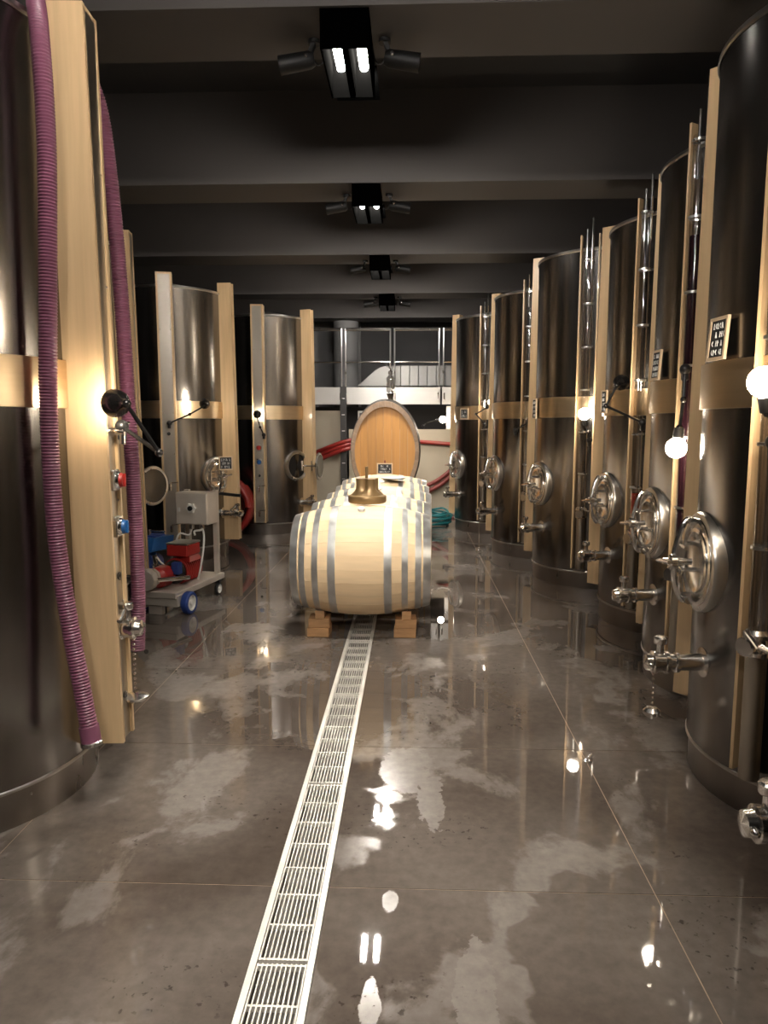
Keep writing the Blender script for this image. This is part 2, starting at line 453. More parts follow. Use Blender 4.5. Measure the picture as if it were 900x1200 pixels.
# ------------------------------------------------------------------ ceiling lights
def ceiling_light(y, label, dx=0.0):
    t = thing('ceiling_light', label, 'ceiling light', (AX + dx, y, BZ), 0, 'ceiling lights under the beams')
    h = MB(); w, l, dz = 0.22, 0.50, 0.168
    h.box((0, 0.03, -0.006), (w, l, 0.010))
    for sx in (-1, 1): h.box((sx * (w / 2 - 0.004), 0.03, -dz / 2 - 0.005), (0.008, l, dz - 0.01))
    for sy in (-1, 1): h.box((0, 0.03 + sy * (l / 2 - 0.004), -dz / 2 - 0.005), (w - 0.016, 0.008, dz - 0.01))
    h.box((0, 0.03, -dz / 2 - 0.005), (0.03, l - 0.016, dz - 0.02))
    h.build('housing', 'matteblack', t, False)
    for sx in (-1, 1):
        MB().cyl((sx * 0.058, -0.19, -0.034), (sx * 0.058, 0.25, -0.034), 0.022, 12).build('tube', 'tube', t)
    # rear lamp and hood added to cast the fading glow on the next beam
    MB().box((0, 0.48, -0.012), (0.24, 0.38, 0.008)).build('added_visor', 'matteblack', t, False)
    rl_ = MB().box((0, 0.312, -0.062), (0.14, 0.05, 0.084), 0, 0.004).build('added_rear_lamp', 'matteblack', t, False)
    MB().box((0, 0.340, -0.056), (0.12, 0.006, 0.05)).build('added_lamp_face', 'rearface', rl_, False)
    for sx in (-1, 1):
        a = MB().cyl((sx * 0.17, 0.05, -0.002), (sx * 0.17, 0.05, -0.02), 0.03, 12)
        a.bar((sx * 0.17, 0.05, -0.01), (sx * 0.20, 0.05, -0.085), 0.035, 0.02)
        a.build('spot_arm', 'spotblack', t)
        s_ = MB().lathe([(0.0, 0), (0.03, 0.0), (0.040, 0.02), (0.043, 0.17), (0.038, 0.17), (0.034, 0.13), (0, 0.13)],
                        (sx * 0.17, 0.05, -0.085), (sx * 1.0, 0, -0.16), 16)
        sp = s_.build('spotlight', 'spotblack', t)
        MB().sph((sx * 0.205, 0.012, -0.085), 0.011, 8, 6).build('screw', 'chrome', sp)
        MB().sweep(spline([(sx * 0.17, 0.05, -0.09), (sx * 0.15, 0.05, -0.115), (sx * 0.125, 0.05, -0.10), (sx * 0.11, 0.05, -0.03)], 0.015), 0.004, 6).build('cable', 'black', t)
    return t
CL = ['twin-tube ceiling light with side spots on a beam behind the drain start',
      'twin-tube ceiling light with side spots above the near end of the drain',
      'brightly lit twin-tube ceiling light with side spots on the first beam',
      'twin-tube ceiling light with side spots on the second beam, above the front barrel',
      'twin-tube ceiling light with side spots on the third beam, above the last barrels',
      'twin-tube ceiling light with side spots on the fourth beam, short of the catwalk']
for k in range(6):
    ceiling_light(BEAMS[k], CL[k], 0.05 if k == 2 else 0.0)

# ------------------------------------------------------------------ wine tanks
TR = 0.60
def tapered_fin(y0, y1, ri, rb, rt, z0, z1):
    return [(ri, y0, z0), (rb, y0, z0), (rb, y1, z0), (ri, y1, z0), (ri, y0, z1), (rt, y0, z1), (rt, y1, z1), (ri, y1, z1)]

def build_post(t, phi, kind, zt, width, depth=0.765):
    """a post at angle phi (radians) on the tank; kind: panel, sight or plain"""
    p = bpy.data.objects.new('post', None); COL.objects.link(p); p.parent = t; p.rotation_euler = (0, 0, phi)
    z0, z1 = 0.19, zt + 0.11
    rb, rt = (depth, depth - 0.03) if kind != 'sight' else (0.645, 0.634)
    th = 0.020 if kind != 'sight' else 0.013
    for sy in (-1, 1):
        a, b = sy * width / 2, sy * (width / 2 - th)
        MB().hexa(tapered_fin(min(a, b), max(a, b), 0.585, rb, rt, z0, z1)).build('fin', 'fin', p, False)
    if kind == 'panel':
        MB().hexa(tapered_fin(-width / 2 + th, width / 2 - th, rb - 0.03, rb - 0.012, rt - 0.012, z0, z1 - 0.02)).build('steel_panel', 'inset', p, False)
        MB().hexa(tapered_fin(-width / 2 + th, width / 2 - th, 0.585, rt - 0.001, rt - 0.002, z1 - 0.02, z1)).build('top_cap', 'fin', p, False)
        for k in range(7):
            z = z0 + 0.15 + k * (z1 - z0 - 0.3) / 6
            m_ = MB()
            for sy in (-1, 1): m_.sph((rb - 0.009 - (rb - rt) * (z - z0) / (z1 - z0), sy * (width / 2 - th - 0.008), z), 0.006, 6, 4)
            m_.build('screw', 'chrome', p)
    elif kind == 'plain':
        MB().hexa(tapered_fin(-width / 2 + th, width / 2 - th, 0.585, rb - 0.004, rt - 0.004, z0 + 0.004, z1 - 0.004)).build('core', 'fin', p, False)
    else:
        pass
    return p

def sight_tube(t, phi, zt, wine=None, low=0.19):
    p = bpy.data.objects.new('sight_gauge', None); COL.objects.link(p); p.parent = t; p.rotation_euler = (0, 0, phi)
    r0 = 0.655
    MB().lathe([(0.037, low), (0.037, 0.66)], (r0, 0, 0), (0, 0, 1), 18).build('lower_pipe', 'inset', p)
    MB().lathe([(0.034, 0.75), (0.034, zt + 0.02)], (r0, 0, 0), (0, 0, 1), 18, cap=False).build('glass_tube', 'glass', p)
    if wine:
        zz, m_ = wine
        MB().lathe([(0.029, 0.76), (0.029, zz)], (r0, 0, 0), (0, 0, 1), 14).build('wine_column', m_, p)
    z = 1.06; k = 0
    while z < zt + 0.05:
        MB().lathe([(0.034, z - 0.006), (0.041, z - 0.006), (0.041, z + 0.006), (0.034, z + 0.006)], (r0, 0, 0), (0, 0, 1), 18, cap=False).build('bracket', 'satin', p)
        z += 0.37
    for dy in (-0.022, 0.022):
        MB().cyl((r0 - 0.02, dy, zt - 0.18), (r0 - 0.02, dy, zt + 0.2 + dy * 2), 0.0085, 8).build('guide_rod', 'chrome', p)
    # valve at the foot of the glass
    v = MB()
    v.lathe([(0.040, 0.655), (0.05, 0.665), (0.05, 0.68), (0.042, 0.685), (0.042, 0.725), (0.05, 0.73), (0.05, 0.745), (0.036, 0.76)], (r0, 0, 0), (0, 0, 1), 18)
    v.cyl((r0, 0, 0.705), (r0 + 0.085, 0, 0.705), 0.03, 14)
    v.lathe([(0.036, 0.06), (0.036, 0.078)], (r0, 0, 0.705), (1, 0, 0), 14)
    vo = v.build('gauge_valve', 'chrome', p)
    h = MB().cyl((r0 + 0.07, 0, 0.705), (r0 + 0.07, 0, 0.765), 0.012, 10)
    h.cyl((r0 + 0.07, 0, 0.76), (r0 + 0.15, 0.10, 0.735), 0.009, 10)
    h.build('lever', 'chrome', vo)
    return p

def manhole(t, phi, open_=False, lid_phi=0.0):
    p = bpy.data.objects.new('manhole', None); COL.objects.link(p); p.parent = t; p.rotation_euler = (0, 0, phi)
    c = (0, 0, 0.93)
    MB().lathe([(0.165, 0.53), (0.205, 0.53), (0.205, 0.575), (0.21, 0.605), (0.205, 0.618), (0.185, 0.622), (0.165, 0.612), (0.165, 0.53)], c, (1, 0, 0), 40, cap=False).build('manhole_ring', 'satin', p)
    if open_:
        MB().lathe([(0.166, 0.598), (0.0, 0.600)], c, (1, 0, 0), 40, cap=False).build('opening_shade', 'hole', p)  # black disc on the uncut body, painted as the shade inside
        return p
    lid_mesh((0.612, 0, 0.93), (1, 0, 0)).build('lid', 'chrome', p)
    lid_fittings(p, 0.612)
    return p

def lid_mesh(org, ax):
    return MB().lathe([(0.178, -0.006), (0.186, 0.004), (0.182, 0.014), (0.166, 0.017), (0.160, 0.003), (0.146, 0.002), (0.141, 0.016), (0.126, 0.019), (0.102, 0.007), (0.05, 0.001), (0.0, 0.0)], org, ax, 40)

def lid_fittings(p, x0):
    z = 0.93
    # vertical yoke standing off the lid, hinged top and bottom
    MB().sweep(spline([(x0 + 0.01, -0.04, z + 0.175), (x0 + 0.05, -0.04, z + 0.165), (x0 + 0.085, -0.035, z + 0.06), (x0 + 0.09, -0.03, z), (x0 + 0.085, -0.035, z - 0.08), (x0 + 0.055, -0.04, z - 0.165), (x0 + 0.01, -0.04, z - 0.175)], 0.02), 0.012, 8).build('yoke', 'chrome', p)
    for s in (-1, 1):
        MB().cyl((x0 + 0.03, -0.075, z + s * 0.168), (x0 + 0.03, -0.005, z + s * 0.168), 0.016, 10).build('hinge', 'chrome', p)
    # screw spindle with a tee handle
    sp = MB().cyl((x0 + 0.03, 0, z), (x0 + 0.145, 0, z), 0.014, 12)
    sp.lathe([(0.026, 0.085), (0.03, 0.09), (0.03, 0.115), (0.026, 0.12)], (x0, 0, z), (1, 0, 0), 14)
    so = sp.build('spindle', 'chrome', p)
    MB().cyl((x0 + 0.14, -0.085, z - 0.012), (x0 + 0.14, 0.085, z + 0.012), 0.009, 10).build('tee_handle', 'chrome', so)
    # side latch bars
    la = MB()
    for dz in (0.05, -0.05):
        la.cyl((x0 + 0.03, -0.18, z + dz), (x0 + 0.045, -0.03, z + dz), 0.008, 8)
    la.cyl((x0 + 0.035, -0.145, z - 0.07), (x0 + 0.035, -0.145, z + 0.07), 0.011, 8)
    la.build('latch', 'chrome', p)
    # curved grab handle
    MB().sweep(spline([(x0 + 0.02, 0.02, z - 0.03), (x0 + 0.075, 0.03, z - 0.035), (x0 + 0.08, 0.04, z - 0.085), (x0 + 0.07, 0.02, z - 0.13), (x0 + 0.02, -0.01, z - 0.14)], 0.015), 0.010, 8).build('grab_handle', 'chrome', p)

def racking_valve(t, phi, z=0.52, chain=False, cap=1.0, lever=(0.735, -0.09, 0.045)):
    p = bpy.data.objects.new('racking_valve', None); COL.objects.link(p); p.parent = t; p.rotation_euler = (0, 0, phi)
    v = MB()
    v.lathe([(0.0, 0.585), (0.062, 0.588), (0.062, 0.602), (0.036, 0.606), (0.034, 0.70), (0.043, 0.702), (0.043, 0.716), (0.034, 0.718), (0.034, 0.742),
             (0.047, 0.744), (0.047, 0.758), (0.041, 0.760), (0.041, 0.792), (0.047, 0.794), (0.047, 0.808), (0.036, 0.812), (0.032, 0.835), (0.0, 0.842)], (0, 0, z), (1, 0, 0), 20, cap=False)
    v.cyl((0.776, 0, z + 0.03), (0.776, 0, z + 0.085), 0.015, 12)
    v.sph((0.826, 0.045, z), 0.013, 8, 6)
    v.build('valve_body', 'chrome', p)
    h = MB().lathe([(0.026, 0.08), (0.028, 0.086), (0.028, 0.104), (0.022, 0.11), (0, 0.112)], (0.776, 0, z), (0, 0, 1), 14)
    h.cyl((0.776, 0, z + 0.095), (lever[0], lever[1], z + lever[2]), 0.010, 10)
    h.build('lever', 'chrome', p)
    if chain:
        c = MB(); zz = z - 0.05
        while zz > chain + 0.03:
            c.sph((0.80, 0, zz), 0.0065, 6, 4); zz -= 0.021
        c.build('bead_chain', 'chrome', p)
        MB().lathe([(0.0, -0.02), (0.018 * cap, -0.018), (0.034 * cap, -0.004), (0.036 * cap, 0.010 / cap), (0.022 * cap, 0.024 / cap), (0, 0.028 / cap)], (0.80, 0, chain), (0, 0, 1), 16).build('chain_cap', 'chrome', p)
    return p

def knob(t, phi, z, colour, rr):
    p = bpy.data.objects.new('tap_knob', None); COL.objects.link(p); p.parent = t; p.rotation_euler = (0, 0, phi)
    MB().box((rr + 0.010, 0, z), (0.020, 0.07, 0.085), 0, 0.005).build('knob_base', 'satin', p, False)
    MB().lathe([(0.034, 0.018), (0.036, 0.022), (0.032, 0.032), (0.030, 0.034)], (rr, 0, z), (1, 0, 0), 18).build('knob_collar', 'chrome', p)
    MB().lathe([(0.028, 0.030), (0.030, 0.034), (0.026, 0.046), (0, 0.048)], (rr, 0, z), (1, 0, 0), 18).box((rr + 0.048, 0, z), (0.014, 0.014, 0.055), 0, 0.004).build('knob_dial', colour, p)

def small_tap(t, phi, z, rr):
    p = bpy.data.objects.new('sample_tap', None); COL.objects.link(p); p.parent = t; p.rotation_euler = (0, 0, phi)
    v = MB().cyl((rr - 0.01, 0, z), (rr + 0.06, 0, z), 0.016, 12)
    v.cyl((rr + 0.05, 0, z + 0.02), (rr + 0.05, 0, z - 0.05), 0.013, 12)
    v.build('tap_body', 'chrome', p)
    MB().cyl((rr + 0.05, 0, z + 0.03), (rr + 0.05, 0.08, z + 0.035), 0.007, 8).build('lever', 'chrome', p)

def port_hole(t, phi, z, rr):
    p = MB().lathe([(0.016, 0.0), (0.018, 0.006), (0.010, 0.007), (0.0, 0.003)], (rr, 0, z), (1, 0, 0), 14).build('port', 'gunmetal', t)
    p.rotation_euler = (0, 0, phi)

def tank_body(label, C, zt):
    t = thing('wine_tank', label, 'wine tank', (C[0], C[1], 0), 0, 'steel wine tanks along the aisle')
    MB().lathe([(0.0, 0.135), (0.575, 0.135), (TR, 0.150), (TR, zt - 0.01), (TR + 0.004, zt)], (0, 0, 0), (0, 0, 1), 96, cap=False).build('body', 'tank', t)
    MB().lathe([(TR + 0.005, zt - 0.02), (TR + 0.011, zt - 0.012), (TR + 0.008, zt + 0.006), (TR - 0.01, zt + 0.008), (0.15, zt + 0.10), (0, zt + 0.105)], (0, 0, 0), (0, 0, 1), 72, cap=False).build('lid_rim', 'rim', t)
    MB().lathe([(TR - 0.012, 0.0), (TR - 0.012, 0.138), (TR - 0.03, 0.14)], (0, 0, 0), (0, 0, 1), 72, cap=False).build('plinth', 'plinth', t)
    MB().lathe([(TR - 0.004, 0.140), (TR + 0.004, 0.144), (TR + 0.004, 0.154), (TR, 0.158)], (0, 0, 0), (0, 0, 1), 72, cap=False).build('foot_weld', 'rim', t)
    MB().lathe([(TR, 1.560), (TR + 0.014, 1.562), (TR + 0.014, 1.744), (TR, 1.746)], (0, 0, 0), (0, 0, 1), 96, cap=False).build('band', 'band', t)
    return t

# right-hand row: centre, top, near post, far post, manhole, wine in the gauge
RIGHT = [
    ((1.66, 1.72), 2.93, 218, 128, 174, None, None),
    ((1.81, 2.98), 2.95, 213.5, 130, 176, None, 0.30),
    ((2.00, 4.23), 2.915, 211.5, 129, 180, (2.45, 'wine'), None),
    ((2.07, 5.57), 2.915, 221, 141, 186, (1.02, 'rose'), None),
    ((1.81, 7.15), 3.02, 245, 145, 195, None, None),
    ((1.56, 8.60), 2.93, 243, 145, 191, None, 0.03),
    ((1.233, 10.48), 2.95, 247, 152, 196, None, None),
]
RLAB = [
    'steel wine tank at the aisle start, showing only its gold post and lowest valve',
    'tall steel wine tank with a ball cap hanging on a chain from its valve',
    'steel wine tank whose sight tube is filled high with dark purple wine',
    'steel wine tank with pale red wine low in its sight tube',
    'steel wine tank with broad twin-railed empty sight tube and a lit bulb before it',
    'slim steel wine tank with a black lamp arm across its gold band',
    'steel wine tank standing beside the teal hose coil',
]
tanks_r = []
for (C, zt, pn, pf, pm, wine, chain), lab in zip(RIGHT, RLAB):
    t = tank_body(lab, C, zt)
    build_post(t, R(pn), 'sight', zt, 0.17)
    sight_tube(t, R(pn), zt, wine)
    build_post(t, R(pf), 'panel', zt, 0.12, 0.728)
    manhole(t, R(pm))
    racking_valve(t, R(pm + 6), 0.52 if chain != 0.03 else 0.5, chain)
    small_tap(t, R(pn), 1.35, 0.70) if False else None
    tanks_r.append(t)

# left-hand row
L1 = tank_body('large steel wine tank with mauve corrugated hose hung over it', (-1.95, 2.85), 2.95)
build_post(L1, R(3), 'panel', 2.93, 0.14)
knob(L1, R(3), 1.275, 'red', 0.742)
knob(L1, R(3), 1.085, 'blue', 0.745)
port_hole(L1, R(3), 0.88, 0.75)
racking_valve(L1, R(3), 0.66, 0.36, 1.45, (0.774, -0.085, 0.05))
small_tap(L1, R(3), 1.47, 0.74)
port_hole(L1, R(3), 0.37, 0.752)

L2 = tank_body('steel wine tank behind the mauve hose, with its manhole door swung open', (-3.0, 5.9), 2.93)
build_post(L2, R(8), 'panel', 2.93, 0.12)
manhole(L2, R(30), True)

L3 = tank_body('steel wine tank behind the pump cart, with small chalkboard on its closed manhole', (-2.72, 8.24), 2.93)
build_post(L3, R(-75), 'panel', 2.93, 0.16)
build_post(L3, R(-5), 'plain', 2.93, 0.10)
manhole(L3, R(-24))
racking_valve(L3, R(-12), 0.50)
port_hole(L3, R(-75), 1.40, 0.745)
small_tap(L3, R(-75), 0.86, 0.745)
small_tap(L3, R(-75), 0.42, 0.75)

L4 = tank_body('steel wine tank with open round manhole, left of the oval cask', (-2.05, 10.3), 2.93)
build_post(L4, R(-87), 'panel', 2.93, 0.16)
build_post(L4, R(-20), 'plain', 2.93, 0.10)
manhole(L4, R(-37), True)
knob(L4, R(-87), 1.19, 'red', 0.743)
knob(L4, R(-87), 1.00, 'blue', 0.745)
port_hole(L4, R(-87), 0.82, 0.75)
small_tap(L4, R(-87), 0.66, 0.752)
small_tap(L4, R(-87), 0.33, 0.755)
racking_valve(L4, R(-28), 0.42)

def open_door(t, hinge, centre, plane_deg):
    """a manhole door swung out on its hinge arm"""
    a = R(plane_deg); n = Vector((-math.sin(a), math.cos(a), 0))
    hg = Vector((hinge[0], hinge[1], 0.93)); c = Vector((centre[0], centre[1], 0.93))
    p = bpy.data.objects.new('manhole_door', None); COL.objects.link(p); p.parent = t
    lid_mesh(c, n).build('lid', 'satin', p)
    MB().lathe([(0.155, -0.002), (0.155, -0.012), (0.14, -0.010), (0.0, -0.008)], c, n, 32).build('gasket', 'gunmetal', p)
    m_ = MB().cyl(hg, c + n * 0.07, 0.012, 8)
    m_.cyl(hg + Vector((0, 0, -0.07)), hg + Vector((0, 0, 0.07)), 0.016, 10)
    m_.cyl(c + n * 0.02, c + n * 0.12, 0.014, 8)
    m_.cyl(c + n * 0.11 + Vector((0, 0, -0.07)), c + n * 0.11 + Vector((0, 0, 0.07)), 0.009, 8)
    m_.build('hinge_arm', 'chrome', p)
open_door(L4, (0.55, -0.36), (0.80, -0.42), 82)
open_door(L2, (0.47, 0.45), (0.60, 0.75), 62)

# ------------------------------------------------------------------ chalkboards
def chalkboard(label, loc, normal_deg, w, h, lean=0.0, lines=4):
    t = thing('chalkboard', label, 'chalkboard', loc, R(normal_deg), 'small chalkboards naming the wines')
    t.rotation_euler = (0, R(lean), R(normal_deg))
    f = MB(); b = 0.012 if w < 0.16 else 0.015
    for s in (-1, 1):
        f.box((0, s * (w / 2 - b / 2), 0), (0.012, b, h))
        f.box((0, 0, s * (h / 2 - b / 2)), (0.012, w - 2 * b, b))
    f.build('frame', 'boardwood', t, False)
    MB().box((-0.001, 0, 0), (0.006, w - 2 * b, h - 2 * b)).build('slate', 'slate', t, False)
    c = MB(); rnd = random.Random(label)
    for k in range(lines):
        z = h / 2 - b - (h - 2 * b) * (k + 0.65) / (lines + 0.2)
        y = -(w / 2 - b) * rnd.uniform(0.55, 0.8)
        lh = (h - 2 * b) / lines * 0.32
        while y < (w / 2 - b) * 0.75:
            dy = lh * rnd.uniform(0.7, 1.1)
            if rnd.random() < 0.82:
                kind = rnd.randrange(4); q = 0.0024
                if kind != 3: c.bar((0.003, y, z - lh), (0.003, y + dy * 0.15, z + lh), q, 0.002)
                if kind == 0: c.bar((0.003, y + dy * 0.1, z + lh), (0.003, y + dy * 0.8, z - lh), q, 0.002)
                if kind == 1: c.bar((0.003, y, z - lh * 0.9), (0.003, y + dy * 0.8, z - lh * 0.8), q, 0.002)
                if kind == 2: c.bar((0.003, y + dy * 0.1, z + lh * 0.8), (0.003, y + dy * 0.8, z + lh * 0.1), q, 0.002)
                if kind == 3:
                    c.bar((0.003, y, z), (0.003, y + dy * 0.5, z + lh * 0.9), q, 0.002); c.bar((0.003, y, z), (0.003, y + dy * 0.6, z - lh * 0.8), q, 0.002)
            y += dy * 1.35
    c.build('chalk_writing', 'chalk', t, False)
    return t
def on_tank(C, phi, r): return (C[0] + r * math.cos(R(phi)), C[1] + r * math.sin(R(phi)))
def board_on(C, phi, z, w, h, label, lean=0.0, r=0.628, lines=4):
    x, y = on_tank(C, phi, r); return chalkboard(label, (x, y, z), phi, w, h, lean, lines)
board_on((1.81, 2.98), 186, 1.828, 0.13, 0.165, 'chalkboard propped on the band of the tank with the ball-capped chain', -4)
board_on((2.00, 4.23), 183, 1.828, 0.12, 0.165, 'chalkboard propped on the band of the tank with the dark wine column', -4)
board_on((2.07, 5.57), 184, 1.665, 0.12, 0.17, 'chalkboard hung beneath the hooded lamp on the pale red wine tank', 0, 0.635)
board_on((1.81, 7.15), 187, 1.645, 0.12, 0.19, 'narrow chalkboard at the edge of the broad twin-railed tank', 0, 0.635)
board_on((1.233, 10.48), 217, 1.64, 0.17, 0.145, 'landscape chalkboard on the gold band next to the teal hose', 0, 0.632, 2)
chalkboard('chalkboard hung on a closed manhole behind the pump cart', (-2.03, 7.885, 1.075), -62, 0.15, 0.15, 0, 3)

# ------------------------------------------------------------------ clamp lamps
def clamp_lamp(label, clamp, elbow, head, aim, hooded=True, pool='clamp lamps on the tanks', lit=True):
    clamp, elbow, head = Vector(clamp), Vector(elbow), Vector(head); aim = Vector(aim).normalized()
    t = thing('clamp_lamp', label, 'lamp', clamp, 0, pool)
    o = clamp
    cb = MB().sph((0, 0, 0), 0.028, 12, 8)
    cb.box((0, 0, -0.03), (0.03, 0.03, 0.05), 0, 0.005)
    cb.build('clamp', 'black', t)
    e, h = elbow - o, head - o
    MB().cyl((0, 0, 0), e, 0.0085, 8).build('arm', 'black', t)
    MB().cyl(e, h, 0.0085, 8).build('arm', 'black', t)
    MB().sph(e, 0.017, 10, 6).build('joint', 'gunmetal', t); MB().sph(h, 0.019, 10, 6).build('joint', 'gunmetal', t)
    if hooded:
        MB().lathe([(0.0, 0.0), (0.018, 0.0), (0.023, 0.022), (0.038, 0.04), (0.049, 0.062), (0.054, 0.095), (0.050, 0.095), (0.045, 0.062), (0.032, 0.045), (0.016, 0.03), (0.0, 0.03)], h, aim, 24).build('hood', 'gunmetal', t)
        bc = h + aim * 0.075; br = 0.034
    else:
        MB().lathe([(0.0, 0.0), (0.024, 0.0), (0.026, 0.05), (0.018, 0.06), (0, 0.06)], h, aim, 16).build('socket', 'black', t)
        bc = h + aim * 0.10; br = 0.05
    MB().sph(bc, br, 20, 14).build('bulb', 'bulb' if lit else 'white', t)
    return t
clamp_lamp('lit globe clamp lamp on the gauge post of the tank with the ball-capped chain', (1.22, 2.50, 1.44), (1.18, 2.43, 1.50), (1.17, 2.45, 1.54), (-0.25, -0.1, 1), False)
clamp_lamp('lit globe clamp lamp hanging before the dark wine column', (1.36, 3.72, 1.77), (1.345, 3.68, 1.62), (1.335, 3.69, 1.48), (-0.15, -0.1, -1), False)
clamp_lamp('dark hooded clamp lamp turned toward the tank with pale red wine', (1.55, 4.96, 1.51), (1.30, 4.95, 1.62), (1.36, 4.93, 1.755), (0.55, 0.80, 0.25), True)
clamp_lamp('lit globe clamp lamp on the broad twin-railed sight tube', (1.55, 6.40, 1.36), (1.52, 6.33, 1.43), (1.50, 6.35, 1.49), (-0.2, -0.2, 1), False)
clamp_lamp('black clamp lamp reaching across the slim tank to the next gold post', (1.14, 8.05, 1.43), (1.20, 7.95, 1.48), (1.27, 7.86, 1.53), (0.35, -0.5, 0.5), True)
clamp_lamp('lit globe clamp lamp with folded arm beside the landscape chalkboard', (0.985, 9.83, 1.50), (0.85, 9.68, 1.63), (0.975, 9.56, 1.71), (0.6, -0.1, 0.6), False)
clamp_lamp('hooded clamp lamp shining on the wide wooden post beside the mauve hose', (-1.165, 2.90, 1.49), (-0.975, 2.78, 1.39), (-1.06, 2.69, 1.575), (-0.74, 0.66, 0.04), True)
clamp_lamp('hooded clamp lamp on a long arm before the tank behind the pump cart', (-2.50, 7.47, 1.51), (-2.27, 7.42, 1.60), (-2.08, 7.40, 1.70), (-0.55, 0.85, 0.1), True)
clamp_lamp('hooded clamp lamp on the control post of the tank with open manhole', (-1.93, 9.49, 1.36), (-1.95, 9.36, 1.46), (-1.99, 9.36, 1.60), (-0.1, 0.95, 0.3), True)
clamp_lamp('lit globe clamp lamp on a looped arm beside the red wall hoses', (0.20, 12.03, 1.47), (0.24, 11.6, 1.52), (0.38, 11.2, 1.56), (1, 0, 0.1), False)
# the long lever that trails below the first hooded lamp
# ------------------------------------------------------------------ mauve hose over the first tank
hp = [(-1.215, 2.60, 0.30), (-1.245, 2.61, 0.50), (-1.283, 2.62, 0.74), (-1.318, 2.62, 1.10), (-1.320, 2.62, 1.55), (-1.30, 2.63, 2.05), (-1.285, 2.64, 2.50), (-1.30, 2.66, 2.86),
      (-1.37, 2.78, 3.06), (-1.43, 2.93, 3.10), (-1.40, 3.10, 3.05), (-1.33, 3.20, 2.86), (-1.305, 3.24, 2.55), (-1.285, 3.25, 2.1), (-1.272, 3.25, 1.6), (-1.262, 3.25, 1.1), (-1.262, 3.25, 0.72), (-1.275, 3.25, 0.45)]
pts = spline(hp, 0.0058)
hz = thing('wine_hose', 'mauve corrugated hose hung over the big tank beside the wide wooden post', 'hose', hp[0])
off = Vector(hp[0])
MB().sweep([p - off for p in pts], lambda i: 0.0335 if i % 2 == 0 else 0.0295, 14).build('hose_tube', 'hose_mauve', hz, True)
d0 = (pts[0] - pts[8]).normalized()
MB().lathe([(0.037, -0.06), (0.037, 0.0)], (0, 0, 0), d0, 16).build('clamp_ring', 'hose_mauve', hz)
MB().lathe([(0.036, 0.0), (0.041, 0.004), (0.041, 0.016), (0.030, 0.018), (0.027, 0.004)], (0, 0, 0), d0, 18, cap=False).build('coupling', 'chrome', hz)

# ------------------------------------------------------------------ barrels
BL, RB, RE = 0.965, 0.395, 0.318
def brad(x): return RE + (RB - RE) * (1 - (2 * x / BL) ** 2)
NS = 26
def stave_mesh():
    m_ = MB(); vs = []; fs = []; K = 10; half = PI / NS - 0.0012
    for i in range(K + 1):
        x = -BL / 2 + BL * i / K; r_ = brad(x)
        for (rr, a) in ((r_, -half), (r_ * 1.0, 0.0), (r_, half), (r_ - 0.026, half), (r_ - 0.026, -half)):
            vs.append((x, rr * math.sin(a), rr * math.cos(a)))
    for i in range(K):
        for k in range(5):
            fs.append((i * 5 + k, i * 5 + (k + 1) % 5, (i + 1) * 5 + (k + 1) % 5, (i + 1) * 5 + k))
    fs.append((4, 3, 2, 1, 0)); fs.append(tuple(K * 5 + k for k in range(5)))
    me = m_.add(vs, fs).mesh('stave'); me.materials.append(M['stave']); return me
stave_me = stave_mesh()
def hoop_mesh(x, w):
    p = []
    for k in range(4):
        xx = x - w / 2 + w * k / 3; p.append((brad(xx) + 0.0035, xx))
    p = [(p[0][0] - 0.006, p[0][1])] + p + [(p[-1][0] - 0.006, p[-1][1])]
    me = MB().lathe(p, (0, 0, 0), (1, 0, 0), 64, cap=False).mesh('hoop'); me.materials.append(M['hoop']); return me
hoops = []
for x, w in ((0.190, 0.052), (0.305, 0.042), (0.396, 0.042), (0.455, 0.052)):
    hoops += [hoop_mesh(x, w), hoop_mesh(-x, w)]
head_me = MB().lathe([(0, 0), (RE - 0.02, 0), (RE - 0.02, 0.02), (0, 0.02)], (0, 0, 0), (1, 0, 0), 32, cap=False).mesh('barrel_head'); head_me.materials.append(M['stave'])
bung_me = MB().lathe([(0.024, -0.02), (0.027, 0.012), (0.024, 0.018), (0, 0.018)], (0, 0, 0), (0, 0, 1), 16).mesh('bung'); bung_me.materials.append(M['white'])
BZC = 0.135 + RB
def barrel(y, label, bung=True, roll=0.0, dx=0.0):
    t = thing('oak_barrel', label, 'barrel', (AX + 0.01 + dx, y, BZC), 0, 'oak barrels lying in a row over the drain')
    for k in range(NS):
        o = place('stave', stave_me, t); o.rotation_euler = (roll + 2 * PI * k / NS, 0, 0)
    for h in hoops: place('hoop', h, t)
    for s in (-1, 1):
        o = place('barrel_head', head_me, t, (s * (BL / 2 - 0.045) - 0.01, 0, 0))
    if bung:
        b = place('bung', bung_me, t, (0, -0.13, math.sqrt(RB ** 2 - 0.13 ** 2))); b.rotation_euler = (R(19), 0, 0)
    return t
BLAB = ['pale oak barrel with galvanised hoops carrying the bronze stopper stand', 'pale oak barrel lying directly behind the one with the bronze stand',
        'pale oak barrel, third of the row counted from the bronze stand', 'pale oak barrel with a white slate lying on top', 'pale oak barrel nearest the oval cask']
BY = [5.15 + 0.80 * k for k in range(5)]
for k, y in enumerate(BY):
    barrel(y, BLAB[k], k < 4, 0.05 * k, (0, 0.02, 0.05, 0.05, 0.04)[k])

